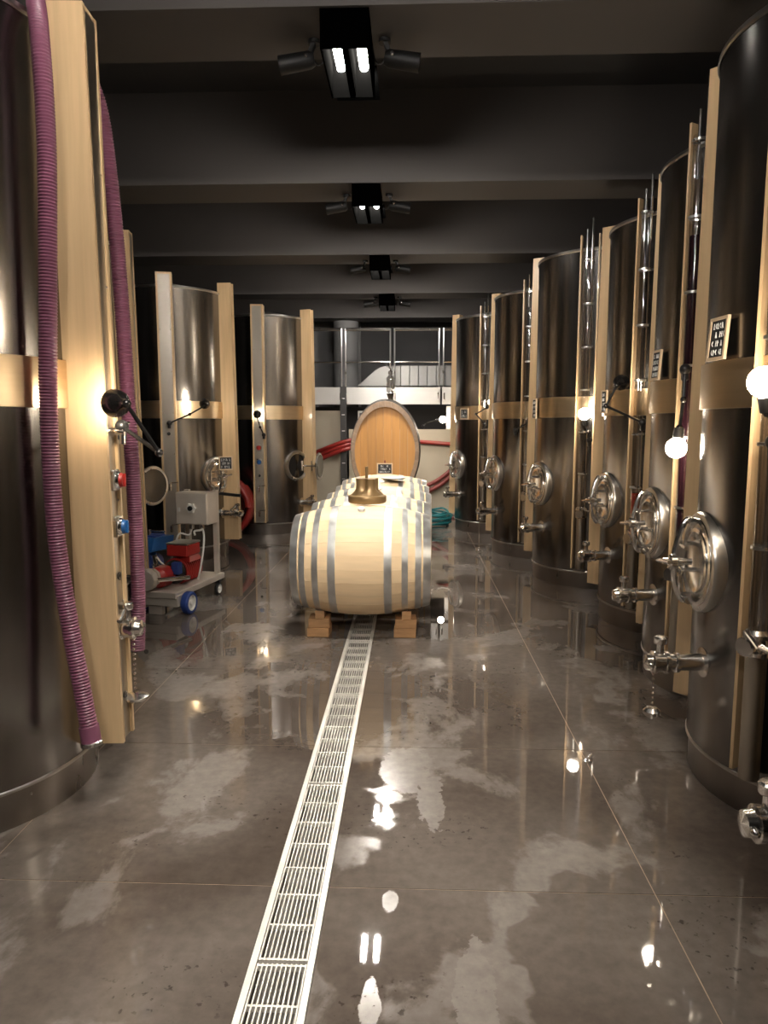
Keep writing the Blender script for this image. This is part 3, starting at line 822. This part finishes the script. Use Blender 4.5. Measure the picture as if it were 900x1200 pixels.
# timber blocks and wedges under the barrels
def blocks(x, y, k, side):
    z = 0.0
    rnd = random.Random(k * 7 + side)
    where = ['the front barrel', 'the second barrel', 'the third barrel', 'the fourth barrel', 'the barrel nearest the cask'][k]
    sd = 'the pump cart side' if side < 0 else 'the sight tube side'
    b = MB().box((0, 0, 0.0325), (0.155, 0.16, 0.065), 0, 0.003).build('timber_block', 'block', None, False, (x, y, 0), rnd.uniform(-0.04, 0.04))
    tag(b, 'lower timber block under %s, on %s' % (where, sd), 'wood block', 'timber blocks under the barrels')
    b2 = MB().box((0, 0, 0.0325), (0.15, 0.155, 0.065), 0, 0.003).build('timber_block', 'block', None, False, (x + 0.003, y + 0.004, 0.0655), rnd.uniform(-0.04, 0.04))
    tag(b2, 'upper timber block under %s, on %s' % (where, sd), 'wood block', 'timber blocks under the barrels')
    wdg = MB().hexa([(-0.032, -0.05, 0), (0.032, -0.05, 0), (0.032, 0.05, 0), (-0.032, 0.05, 0), (-0.032, -0.05, 0.062), (0.032, -0.05, 0.062), (0.032, 0.05, 0.028), (-0.032, 0.05, 0.028)]).build('timber_wedge', 'block', None, False, (x + (0.012 if side < 0 else 0.01), y - 0.03, 0.1312))
    tag(wdg, 'small timber wedge chocking %s, on %s' % (where, sd), 'wood wedge', 'timber wedges chocking the barrels')
for k, y in enumerate(BY):
    for side, x in ((-1, AX - 0.298), (1, AX + 0.318)):
        blocks(x + (0, 0.02, 0.05, 0.05, 0.04)[k], y - 0.09, k, side)

# ------------------------------------------------------------------ bronze stand on the front barrel
bs = thing('bronze_stand', 'bronze-coloured round stand with cross-shaped neck and rod on the front barrel', 'stand', (-0.318, 5.26, 0.931))
MB().lathe([(0.0, 0.0), (0.128, 0.0), (0.137, 0.006), (0.140, 0.018), (0.140, 0.046), (0.136, 0.054), (0.125, 0.058), (0.0, 0.06)], (0, 0, 0), (0, 0, 1), 40).build('base', 'bronze', bs)
nk = MB(); vs = []; fs = []; NN = 48; prof = [(0.122, 0.055, 0), (0.112, 0.068, 0.1), (0.098, 0.085, 0.35), (0.088, 0.105, 0.75), (0.086, 0.13, 1.0), (0.086, 0.178, 1.0)]
for (r_, z, q) in prof:
    for i in range(NN):
        a = 2 * PI * i / NN
        lob = max(abs(math.cos(a - 0.5)), abs(math.sin(a - 0.5)))
        star = 0.48 + 0.52 * ((lob - 0.7071) / 0.2929) ** 0.8 if lob > 0.7071 else 0.48
        rr = r_ * ((1 - q) + q * star)
        vs.append((rr * math.cos(a), rr * math.sin(a), z))
for j in range(len(prof) - 1):
    for i in range(NN):
        fs.append((j * NN + i, j * NN + (i + 1) % NN, (j + 1) * NN + (i + 1) % NN, (j + 1) * NN + i))
fs.append(tuple((len(prof) - 1) * NN + i for i in range(NN)))
nk.add(vs, fs).build('neck', 'bronze', bs)
MB().cyl((-0.005, 0, 0.17), (-0.005, 0, 0.262), 0.011, 12).build('rod', 'bronze', bs)

# white slate lying on a far barrel
sl = thing('white_slate', 'white plate with dark edge lying on a far barrel beside the cask', 'plate', (AX + 0.17, 7.50, 0.937), 0)
MB().lathe([(0.0, 0.0), (0.115, 0.0), (0.125, 0.006), (0.125, 0.012)], (0, 0, 0), (0, 0, 1), 28, cap=False).build('underside', 'gunmetal', sl)
MB().lathe([(0.125, 0.012), (0.11, 0.016), (0.0, 0.014)], (0, 0, 0), (0, 0, 1), 28, cap=False).build('top', 'white', sl)

# ------------------------------------------------------------------ oval cask
ck = thing('oval_cask', 'upright oval oak cask with golden planked head behind the barrels', 'cask', (AX + 0.02, 9.25, 0.52))
EA, EB = 0.435, 0.635        # outer half width and half height
def oval(a, k): return (EA * k * math.cos(a), EA * k * math.sin(a) * (EB / EA))
NV = 32; DEP = 0.85
def cask_k(y): return 1.0 + 0.055 * (1 - (2 * (y / DEP) - 1) ** 2)
for s in range(NV):
    vs = []; fs = []; a0, a1 = 2 * PI * s / NV + 0.0015, 2 * PI * (s + 1) / NV - 0.0015
    K = 6
    for i in range(K + 1):
        y = DEP * i / K; kk = cask_k(y)
        for (a, q) in ((a0, kk), (a1, kk), (a1, kk - 0.115), (a0, kk - 0.115)):
            ox, oz = oval(a, q); vs.append((ox, y, oz + EB))
    for i in range(K):
        for k in range(4): fs.append((i * 4 + k, i * 4 + (k + 1) % 4, (i + 1) * 4 + (k + 1) % 4, (i + 1) * 4 + k))
    fs.append((3, 2, 1, 0)); fs.append(tuple(K * 4 + k for k in range(4)))
    MB().add(vs, fs).build('stave', 'cask_stave', ck, False)
for (y0, y1) in ((0.03, 0.10), (0.20, 0.26), (0.6, 0.66), (0.75, 0.82)):
    vs = []; fs = []; n = 64
    for (y, q) in ((y0, cask_k(y0) - 0.01), (y0, cask_k(y0) + 0.008), (y1, cask_k(y1) + 0.008), (y1, cask_k(y1) - 0.01)):
        for i in range(n):
            ox, oz = oval(2 * PI * i / n, q); vs.append((ox, y, oz + EB))
    for j in range(3):
        for i in range(n): fs.append((j * n + i, j * n + (i + 1) % n, (j + 1) * n + (i + 1) % n, (j + 1) * n + i))
    MB().add(vs, fs).build('hoop', 'slot', ck)
cuts = [-0.40, -0.315, -0.22, -0.11, -0.02, 0.085, 0.19, 0.29, 0.40]
for i in range(len(cuts) - 1):      # vertical head planks, each cut to the oval
    x0, x1 = cuts[i] + 0.001, cuts[i + 1] - 0.001
    top = []; K = 6; ia, ib = EA * 0.895, EB * 0.895
    for k in range(K + 1):
        x = x0 + (x1 - x0) * k / K; q = max(0.0, 1 - (x / ia) ** 2); top.append((x, ib * math.sqrt(q)))
    out = [(x, z) for x, z in top] + [(x, -z) for x, z in reversed(top)]
    n = len(out); yy = 0.045 + (0.002 if i % 2 else 0.0)
    vs = [(x, yy, z + EB) for x, z in out] + [(x, yy + 0.03, z + EB) for x, z in out]
    fs = [tuple(range(n)), tuple(range(2 * n - 1, n - 1, -1))] + [(k, n + k, n + (k + 1) % n, (k + 1) % n) for k in range(n)]
    MB().add(vs, fs).build('head_plank', 'cask_head', ck, False)
MB().box((0.0, 0.035, EB - 0.16), (0.018, 0.022, 0.09), 0, 0.004).build('peg', 'hose_wine', ck, False)
cr = thing('cask_cradle', 'dark timber cradle carrying the oval cask', 'cradle', (AX + 0.02, 9.25, 0))
for y in (0.15, 0.70):
    MB().box((0, y, 0.24), (0.62, 0.10, 0.48), 0, 0.006).build('cradle_beam', 'cask_stave', cr, False)
for s in (-1, 1):
    MB().hexa([(s * 0.16, 0.1, 0.48), (s * 0.30, 0.1, 0.48), (s * 0.30, 0.2, 0.48), (s * 0.16, 0.2, 0.48), (s * 0.20, 0.1, 0.54), (s * 0.30, 0.1, 0.61), (s * 0.30, 0.2, 0.61), (s * 0.20, 0.2, 0.54)] if s > 0 else
              [(-0.30, 0.1, 0.48), (-0.16, 0.1, 0.48), (-0.16, 0.2, 0.48), (-0.30, 0.2, 0.48), (-0.30, 0.1, 0.61), (-0.20, 0.1, 0.54), (-0.20, 0.2, 0.54), (-0.30, 0.2, 0.61)]).build('chock', 'cask_stave', cr, False)
chalkboard('small chalkboard in pale frame standing against the cask head', (AX + 0.02, 9.235, 0.935), -90, 0.20, 0.145, 0, 3)
gb = thing('glass_airlock', 'clear glass airlock with bent spout on top of the oval cask', 'airlock', (AX + 0.085, 9.45, 1.84))
MB().lathe([(0.028, -0.02), (0.05, 0.045), (0.054, 0.05), (0.0, 0.052)], (0, 0, 0), (0, 0, 1), 16).build('stopper', 'gunmetal', gb)
MB().lathe([(0.012, 0.05), (0.05, 0.075), (0.058, 0.12), (0.05, 0.20), (0.055, 0.25), (0.03, 0.275), (0.018, 0.285), (0.03, 0.30), (0.03, 0.33), (0.01, 0.345)], (0, 0, 0), (0, 0, 1), 20).build('glass_bulb', 'brightglass', gb)
MB().sweep(spline([(0, 0, 0.33), (-0.005, 0, 0.37), (-0.04, 0, 0.40), (-0.09, 0, 0.45)], 0.012), 0.008, 8).build('spout', 'chrome', gb)

# ------------------------------------------------------------------ the rear: catwalk, duct, panels, hoses
cw = thing('catwalk', 'steel catwalk with bright fascia spanning behind the oval cask', 'catwalk', (0, 11.9, 0))
for (x0, x1) in ((-2.6, -1.12), (-1.08, -0.325), (-0.295, 0.465), (0.495, 2.1)):
    MB().box(((x0 + x1) / 2, 0, 1.955), (x1 - x0, 0.03, 0.275), 0, 0.003).build('fascia_plate', 'fascia', cw, False)
MB().box((-0.25, 0.5, 2.08), (4.7, 0.96, 0.03)).build('deck', 'slot', cw, False)
for x in (-1.10, 1.35):
    p = MB().box((x, -0.06, 1.05), (0.10, 0.06, 2.10)).build('upright', 'slot', cw, False)
    for k in range(7): MB().box((x, -0.092, 0.35 + 0.26 * k), (0.05, 0.008, 0.014)).build('slot', 'satin', p, False)
for x in (-1.10, -0.31, 0.48):
    for s in (-1, 1):
        MB().box((x + s * 0.048, -0.03, 1.93), (0.022, 0.05, 0.10)).cyl((x + s * 0.048, -0.055, 1.90), (x + s * 0.048, -0.055, 2.0), 0.012, 8).build('clip', 'satin', cw)
for (x0, x1, lab) in ((-1.86, -1.135, 'steel tube railing panel beside the tank with the open manhole'), (-1.07, -0.345, 'steel tube railing panel in front of the round grey column'), (-0.275, 0.445, 'steel tube railing panel above the straight air duct'), (0.515, 1.3, 'steel tube railing panel half behind the tank with the teal hose')):
    rl = thing('railing_panel', lab, 'railing', (x0, 11.935, 2.0965), 0, 'catwalk railing panels')
    w = x1 - x0
    for x in (0, w): MB().cyl((x, 0, 0), (x, 0, 0.93), 0.0125, 8).build('post', 'satin', rl)
    for z in (0.40, 0.93): MB().cyl((0, 0, z), (w, 0, z), 0.0125, 8).build('rail', 'chrome', rl)
    MB().cyl((0.0, -0.03, 0.90), (w, -0.03, 0.90), 0.011, 8).build('hand_rail', 'chrome', rl)
dd = thing('air_duct', 'silver metal duct with sloping elbow lying on the catwalk', 'duct', (0, 12.45, 2.095))
def prism(poly, y0, y1):
    n = len(poly); return MB().add([(x, y0, z) for x, z in poly] + [(x, y1, z) for x, z in poly],
        [tuple(range(n)), tuple(range(2 * n - 1, n - 1, -1))] + [(k, n + k, n + (k + 1) % n, (k + 1) % n) for k in range(n)])
elbow = [(-0.92, 0.045), (-0.335, 0.045), (-0.335, 0.385), (-0.44, 0.38), (-0.53, 0.355), (-0.62, 0.30)]
prism(elbow, 0, 0.34).build('elbow', 'ductmetal', dd, False)
for k in range(12):
    x = -0.33 + k * 0.15
    MB().box((x + 0.072, 0.17, 0.215), (0.142, 0.34, 0.34), 0, 0.004).build('duct_section', 'ductmetal', dd, False)
for (x0, x1, zt, lab) in ((-1.95, -1.135, 1.72, 'tall beige panel under the catwalk beside the dark upright'), (-1.03, -0.36, 1.415, 'low beige panel under the catwalk hidden half behind the cask'), (-0.35, 1.6, 1.415, 'wide low beige panel under the catwalk behind the red hoses')):
    tag(MB().box(((x0 + x1) / 2, 12.05, zt / 2), (x1 - x0, 0.06, zt), 0, 0.004).build('beige_panel', 'beige', None, False), lab, 'panel', 'beige panels under the catwalk')
wbx = thing('wall_box', 'small white framed box on the dark wall under the catwalk', 'box', (-0.78, 12.16, 1.46))
MB().box((0, 0, 0.13), (0.22, 0.05, 0.26), 0, 0.004).build('box_frame', 'white', wbx, False)
MB().box((0, -0.03, 0.13), (0.16, 0.012, 0.19)).build('box_face', 'wallpale', wbx, False)
wc = thing('steel_side_board', 'pale steel board standing beside the lit lamp under the catwalk', 'panel', (0.62, 12.0, 1.415))
MB().box((0, 0.02, 0.19), (0.10, 0.03, 0.38), 0, 0.004).build('board', 'satin', wc, False)
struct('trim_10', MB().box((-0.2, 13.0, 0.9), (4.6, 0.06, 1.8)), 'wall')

def hose(label, pts_, r_, m_, cat='hose', group=None, n=10):
    P = spline(pts_, 0.03); o = Vector(P[0])
    me = MB().sweep([p - o for p in P], r_, n)
    ob = me.build('hose', m_, None, True, o); return tag(ob, label, cat, group)
for k in range(3):
    hose(['uppermost red hose draped on the tall beige panel left of the cask', 'middle red hose draped on the tall beige panel left of the cask', 'lowest red hose draped on the tall beige panel left of the cask'][k],
         [(-2.1, 11.98 - 0.03 * k, 0.80 - 0.08 * k), (-1.6, 11.94 - 0.01 * k, 1.02 - 0.075 * k), (-1.30, 11.78, 1.14 - 0.065 * k), (-1.02, 11.76, 1.23 - 0.06 * k), (-0.7, 11.9, 1.26 - 0.055 * k), (-0.3, 11.97 - 0.01 * k, 1.21 - 0.06 * k)], 0.036, 'hose_red', group='red hoses left of the cask')
hose('straight red hose along the top of the wide beige panel', [(0.02, 11.98, 1.22), (0.4, 11.97, 1.195), (0.8, 11.97, 1.17), (1.3, 11.98, 1.19)], 0.032, 'hose_red')
for k in range(2):
    hose(['upper wine-red hose sagging across the wide beige panel', 'lower wine-red hose sagging across the wide beige panel'][k],
         [(-0.2, 11.96, 0.44 - 0.1 * k), (0.15, 11.95, 0.47 - 0.10 * k), (0.40, 11.94, 0.56 - 0.10 * k), (0.62, 11.94, 0.72 - 0.10 * k), (0.85, 11.95, 0.95 - 0.1 * k), (1.1, 11.96, 1.05 - 0.1 * k)], 0.036, 'hose_wine', group='wine-red hoses sagging on the wide panel')
hose('dark hose hanging below the wine-red hoses', [(0.12, 11.88, 0.36), (0.3, 11.8, 0.12), (0.42, 11.6, 0.02), (0.8, 11.5, 0.02)], 0.016, 'hose_wine')
# teal hose: one long hose lying in loose loops
pt = []
rnd = random.Random(3)
for k in range(96):
    a = k * 0.55
    rr = 0.20 + 0.07 * math.sin(k * 0.37) + rnd.uniform(-0.03, 0.03)
    pt.append((0.345 + 1.05 * rr * math.cos(a) + 0.04 * math.sin(k * 0.19), 10.72 + 1.1 * rr * math.sin(a), 0.02 + 0.20 * (k / 96) + 0.03 * math.sin(k * 0.9) * (k / 96)))
hose('teal garden hose heaped in loose coils beside the far tank', pt, 0.0155, 'hose_teal', n=7)
# red hose coil standing by the tank with the open manhole
pc = []
for k in range(0, 76):
    a = k * 2 * PI / 24
    pc.append((-2.50 + 0.375 * math.cos(a), 9.34 + 0.085 * (k / 24) - 0.06 * math.sin(a) * 0, 0.045 + 0.375 + 0.375 * math.sin(a)))
hose('bright red hose coil leaning between two tanks', pc, 0.040, 'hose_red', n=12)

# ------------------------------------------------------------------ pump cart
pcx = thing('pump_cart', 'stainless pump cart with red motor, control box and blue wheels', 'pump', (-1.90, 5.92, 0), R(-12))
MB().box((0, 0.0, 0.165), (0.32, 0.84, 0.05), 0, 0.005).build('chassis', 'cartsteel', pcx, False)
MB().box((0, -0.36, 0.12), (0.34, 0.10, 0.09), 0, 0.005).build('front_skirt', 'cartsteel', pcx, False)
MB().box((-0.04, -0.37, 0.06), (0.12, 0.05, 0.12), 0, 0.004).build('foot', 'cartsteel', pcx, False)
def wheel(x, y, r_, w, m_):
    o = bpy.data.objects.new('wheel', None); COL.objects.link(o); o.parent = pcx; o.location = (x, y, r_)
    MB().lathe([(r_ * 0.72, -w / 2), (r_ - 0.008, -w / 2), (r_, -w / 2 + 0.01), (r_, w / 2 - 0.01), (r_ - 0.008, w / 2), (r_ * 0.72, w / 2)], (0, 0, 0), (1, 0, 0), 28, cap=False).build('tyre', m_, o)
    MB().lathe([(0, -w * 0.35), (r_ * 0.72, -w * 0.3), (r_ * 0.72, w * 0.45), (r_ * 0.6, w * 0.45), (r_ * 0.55, w * 0.25), (r_ * 0.25, w * 0.25), (r_ * 0.22, w * 0.55), (0, w * 0.55)], (0, 0, 0), (1, 0, 0), 28, cap=False).build('hub', 'white', o)
wheel(0.205, -0.30, 0.090, 0.06, 'navy'); wheel(-0.205, -0.30, 0.090, 0.06, 'navy')
wheel(0.13, 0.35, 0.055, 0.03, 'black'); wheel(-0.13, 0.35, 0.055, 0.03, 'black')
for x in (0.13, -0.13): MB().box((x, 0.35, 0.125), (0.05, 0.05, 0.03)).build('caster_fork', 'black', pcx, False)
ph = MB().lathe([(0.0, -0.46), (0.085, -0.46), (0.092, -0.455), (0.092, -0.40), (0.07, -0.395), (0.065, -0.36), (0.075, -0.355), (0.075, -0.33), (0, -0.33)], (-0.09, 0, 0.285), (0, 1, 0), 10).build('pump_head', 'cartsteel', pcx, False)
MB().lathe([(0.018, -0.470), (0.018, -0.455), (0, -0.455)], (-0.09, 0, 0.285), (0, 1, 0), 10).build('port_plug', 'black', ph)
MB().cyl((-0.17, -0.42, 0.285), (-0.26, -0.42, 0.285), 0.032, 14).build('inlet_pipe', 'chrome', pcx)
MB().cyl((0.0, -0.42, 0.285), (0.13, -0.15, 0.26), 0.018, 12).build('bypass_pipe', 'chrome', pcx)
MB().lathe([(0.05, -0.34), (0.085, -0.30), (0.09, -0.20), (0.07, -0.15), (0.075, -0.13)], (-0.07, 0, 0.275), (0, 1, 0), 20).build('gear_housing', 'red', pcx)
mo = MB().lathe([(0.07, -0.14), (0.10, -0.12), (0.10, 0.18), (0.08, 0.22), (0, 0.22)], (-0.02, 0, 0.29), (0, 1, 0), 22).build('motor', 'gunmetal', pcx)
for k in range(9):
    MB().lathe([(0.10, 0), (0.112, 0.0), (0.112, 0.008), (0.10, 0.008)], (-0.02, -0.10 + 0.03 * k, 0.29), (0, 1, 0), 22, cap=False).build('cooling_fin', 'red', mo)
MB().box((0.03, -0.17, 0.335), (0.07, 0.06, 0.10), 0, 0.006).build('coupling_guard', 'navy', pcx, False)
MB().hexa([(-0.06, -0.08, 0.37), (0.10, -0.08, 0.37), (0.10, 0.12, 0.37), (-0.06, 0.12, 0.37), (-0.02, -0.05, 0.42), (0.08, -0.05, 0.42), (0.08, 0.10, 0.42), (-0.02, 0.10, 0.42)]).build('motor_saddle', 'red', pcx, False)
tb = MB().box((0.0, 0.0, 0.465), (0.19, 0.22, 0.095), 0, 0.008).build('terminal_box', 'red', pcx, False)
MB().box((0.0, 0.0, 0.52), (0.197, 0.227, 0.016), 0, 0.004).build('box_lid', 'satin', tb, False)
for x in (-0.15, 0.12):
    MB().bar((x, 0.36, 0.18), (x, 0.36, 0.93), 0.04, 0.04).build('upright', 'cartsteel', pcx, False)
cb = MB().box((0.0, 0.24, 0.785), (0.30, 0.17, 0.275), 0, 0.006).build('control_box', 'cartsteel', pcx, False)
MB().box((0.0, 0.152, 0.785), (0.285, 0.008, 0.258), 0, 0.002).build('box_door', 'cartsteel', cb, False)
kn = MB(); nb = 12; vs = []
for yy in (0.148, 0.126):
    for i in range(nb):
        a = 2 * PI * i / nb; rr = 0.046 if i % 2 == 0 else 0.034
        vs.append((0.005 + rr * math.cos(a), yy, 0.79 + rr * math.sin(a)))
kn.add(vs, [tuple(range(nb - 1, -1, -1)), tuple(range(nb, 2 * nb))] + [(i, (i + 1) % nb, nb + (i + 1) % nb, nb + i) for i in range(nb)])
kn.build('star_knob', 'white', cb, False)
MB().cyl((0.005, 0.127, 0.79), (0.005, 0.112, 0.79), 0.021, 16).build('knob_centre', 'black', cb)
MB().box((-0.115, 0.146, 0.775), (0.022, 0.006, 0.034)).build('lock_plate', 'white', cb, False)
for x in (-0.05, 0.05): MB().cyl((x, 0.24, 0.66), (x, 0.24, 0.60), 0.022, 12).build('cable_gland', 'chrome', cb)
MB().cyl((0.16, 0.36, 0.90), (0.36, 0.36, 0.885), 0.014, 10).build('grip', 'black', pcx)
for k, pp in enumerate(([(-0.05, 0.24, 0.60), (-0.06, 0.2, 0.55), (-0.13, 0.16, 0.56), (-0.15, 0.1, 0.42), (-0.12, 0.0, 0.36)], [(0.05, 0.24, 0.60), (0.07, 0.17, 0.60), (0.05, 0.10, 0.60), (0.08, 0.06, 0.567)],
                        [(0.05, 0.24, 0.61), (0.10, 0.17, 0.56), (0.13, 0.10, 0.45), (0.125, 0.05, 0.30), (0.10, 0.05, 0.2)])):
    MB().sweep(spline(pp, 0.015), 0.0085, 7).build('cable', 'white', pcx)

# second pump, blue, standing farther in beside the tank
pb = thing('blue_pump', 'blue pump with chrome lever standing behind the mauve hose', 'pump', (-2.40, 6.55, 0), R(-15))
MB().box((0, 0.0, 0.10), (0.26, 0.5, 0.04), 0, 0.005).build('base_plate', 'cartsteel', pb, False)
for sx in (-1, 1):
    for sy in (-1, 1): MB().cyl((sx * 0.09, sy * 0.19, 0), (sx * 0.09, sy * 0.19, 0.085), 0.02, 10).build('foot', 'black', pb)
MB().lathe([(0.07, -0.22), (0.095, -0.2), (0.095, 0.05), (0.08, 0.1), (0, 0.1)], (-0.02, 0, 0.22), (0, 1, 0), 20).build('motor', 'navy', pb)
MB().hexa([(-0.16, -0.15, 0.35), (0.10, -0.15, 0.35), (0.14, 0.12, 0.35), (-0.16, 0.12, 0.35), (-0.16, -0.10, 0.47), (0.10, -0.10, 0.47), (0.15, 0.14, 0.47), (-0.16, 0.14, 0.47)]).build('hood', 'blue', pb, False)
MB().box((-0.02, 0.02, 0.478), (0.2, 0.16, 0.015)).build('hood_trim', 'navy', pb, False)
v = MB().cyl((0.08, -0.05, 0.12), (0.10, -0.12, 0.33), 0.03, 12); v.lathe([(0.045, 0.1), (0.045, 0.125)], (0.08, -0.05, 0.12), (0.02, -0.07, 0.21), 14); v.build('outlet', 'chrome', pb)
MB().cyl((0.0, -0.03, 0.47), (0.0, -0.03, 0.54), 0.02, 10).build('valve_stem', 'chrome', pb)
MB().cyl((0.0, -0.03, 0.53), (0.17, -0.03, 0.525), 0.008, 8).build('lever', 'chrome', pb)
MB().sweep(spline([(0.12, -0.10, 0.30), (0.2, -0.12, 0.24), (0.24, 0.0, 0.18), (0.18, 0.1, 0.14)], 0.015), 0.008, 7).build('cable', 'white', pb)

# little things left on the floor
rg = thing('wire_ring', 'small bent wire ring hanging at the foot of the tank with the ball cap', 'ring', (1.275, 2.93, 0.20))
MB().sweep([(0.0 , 0.033 * math.cos(a), 0.022 * math.sin(a)) for a in [0.5 + 5.6 * i / 20 for i in range(21)]], 0.003, 6).build('ring_wire', 'chrome', rg)
dc = thing('drain_plug', 'small chrome plug lying on the joint of the wet floor', 'plug', (0.795, 3.12, 0))
MB().lathe([(0.018, 0.0), (0.02, 0.008), (0.012, 0.014), (0, 0.016)], (0, 0, 0), (0, 0, 1), 12).build('plug_body', 'chrome', dc)
MB().cyl((0.0, 0.0, 0.008), (0.025, 0.035, 0.018), 0.007, 8).build('plug_stem', 'chrome', dc)
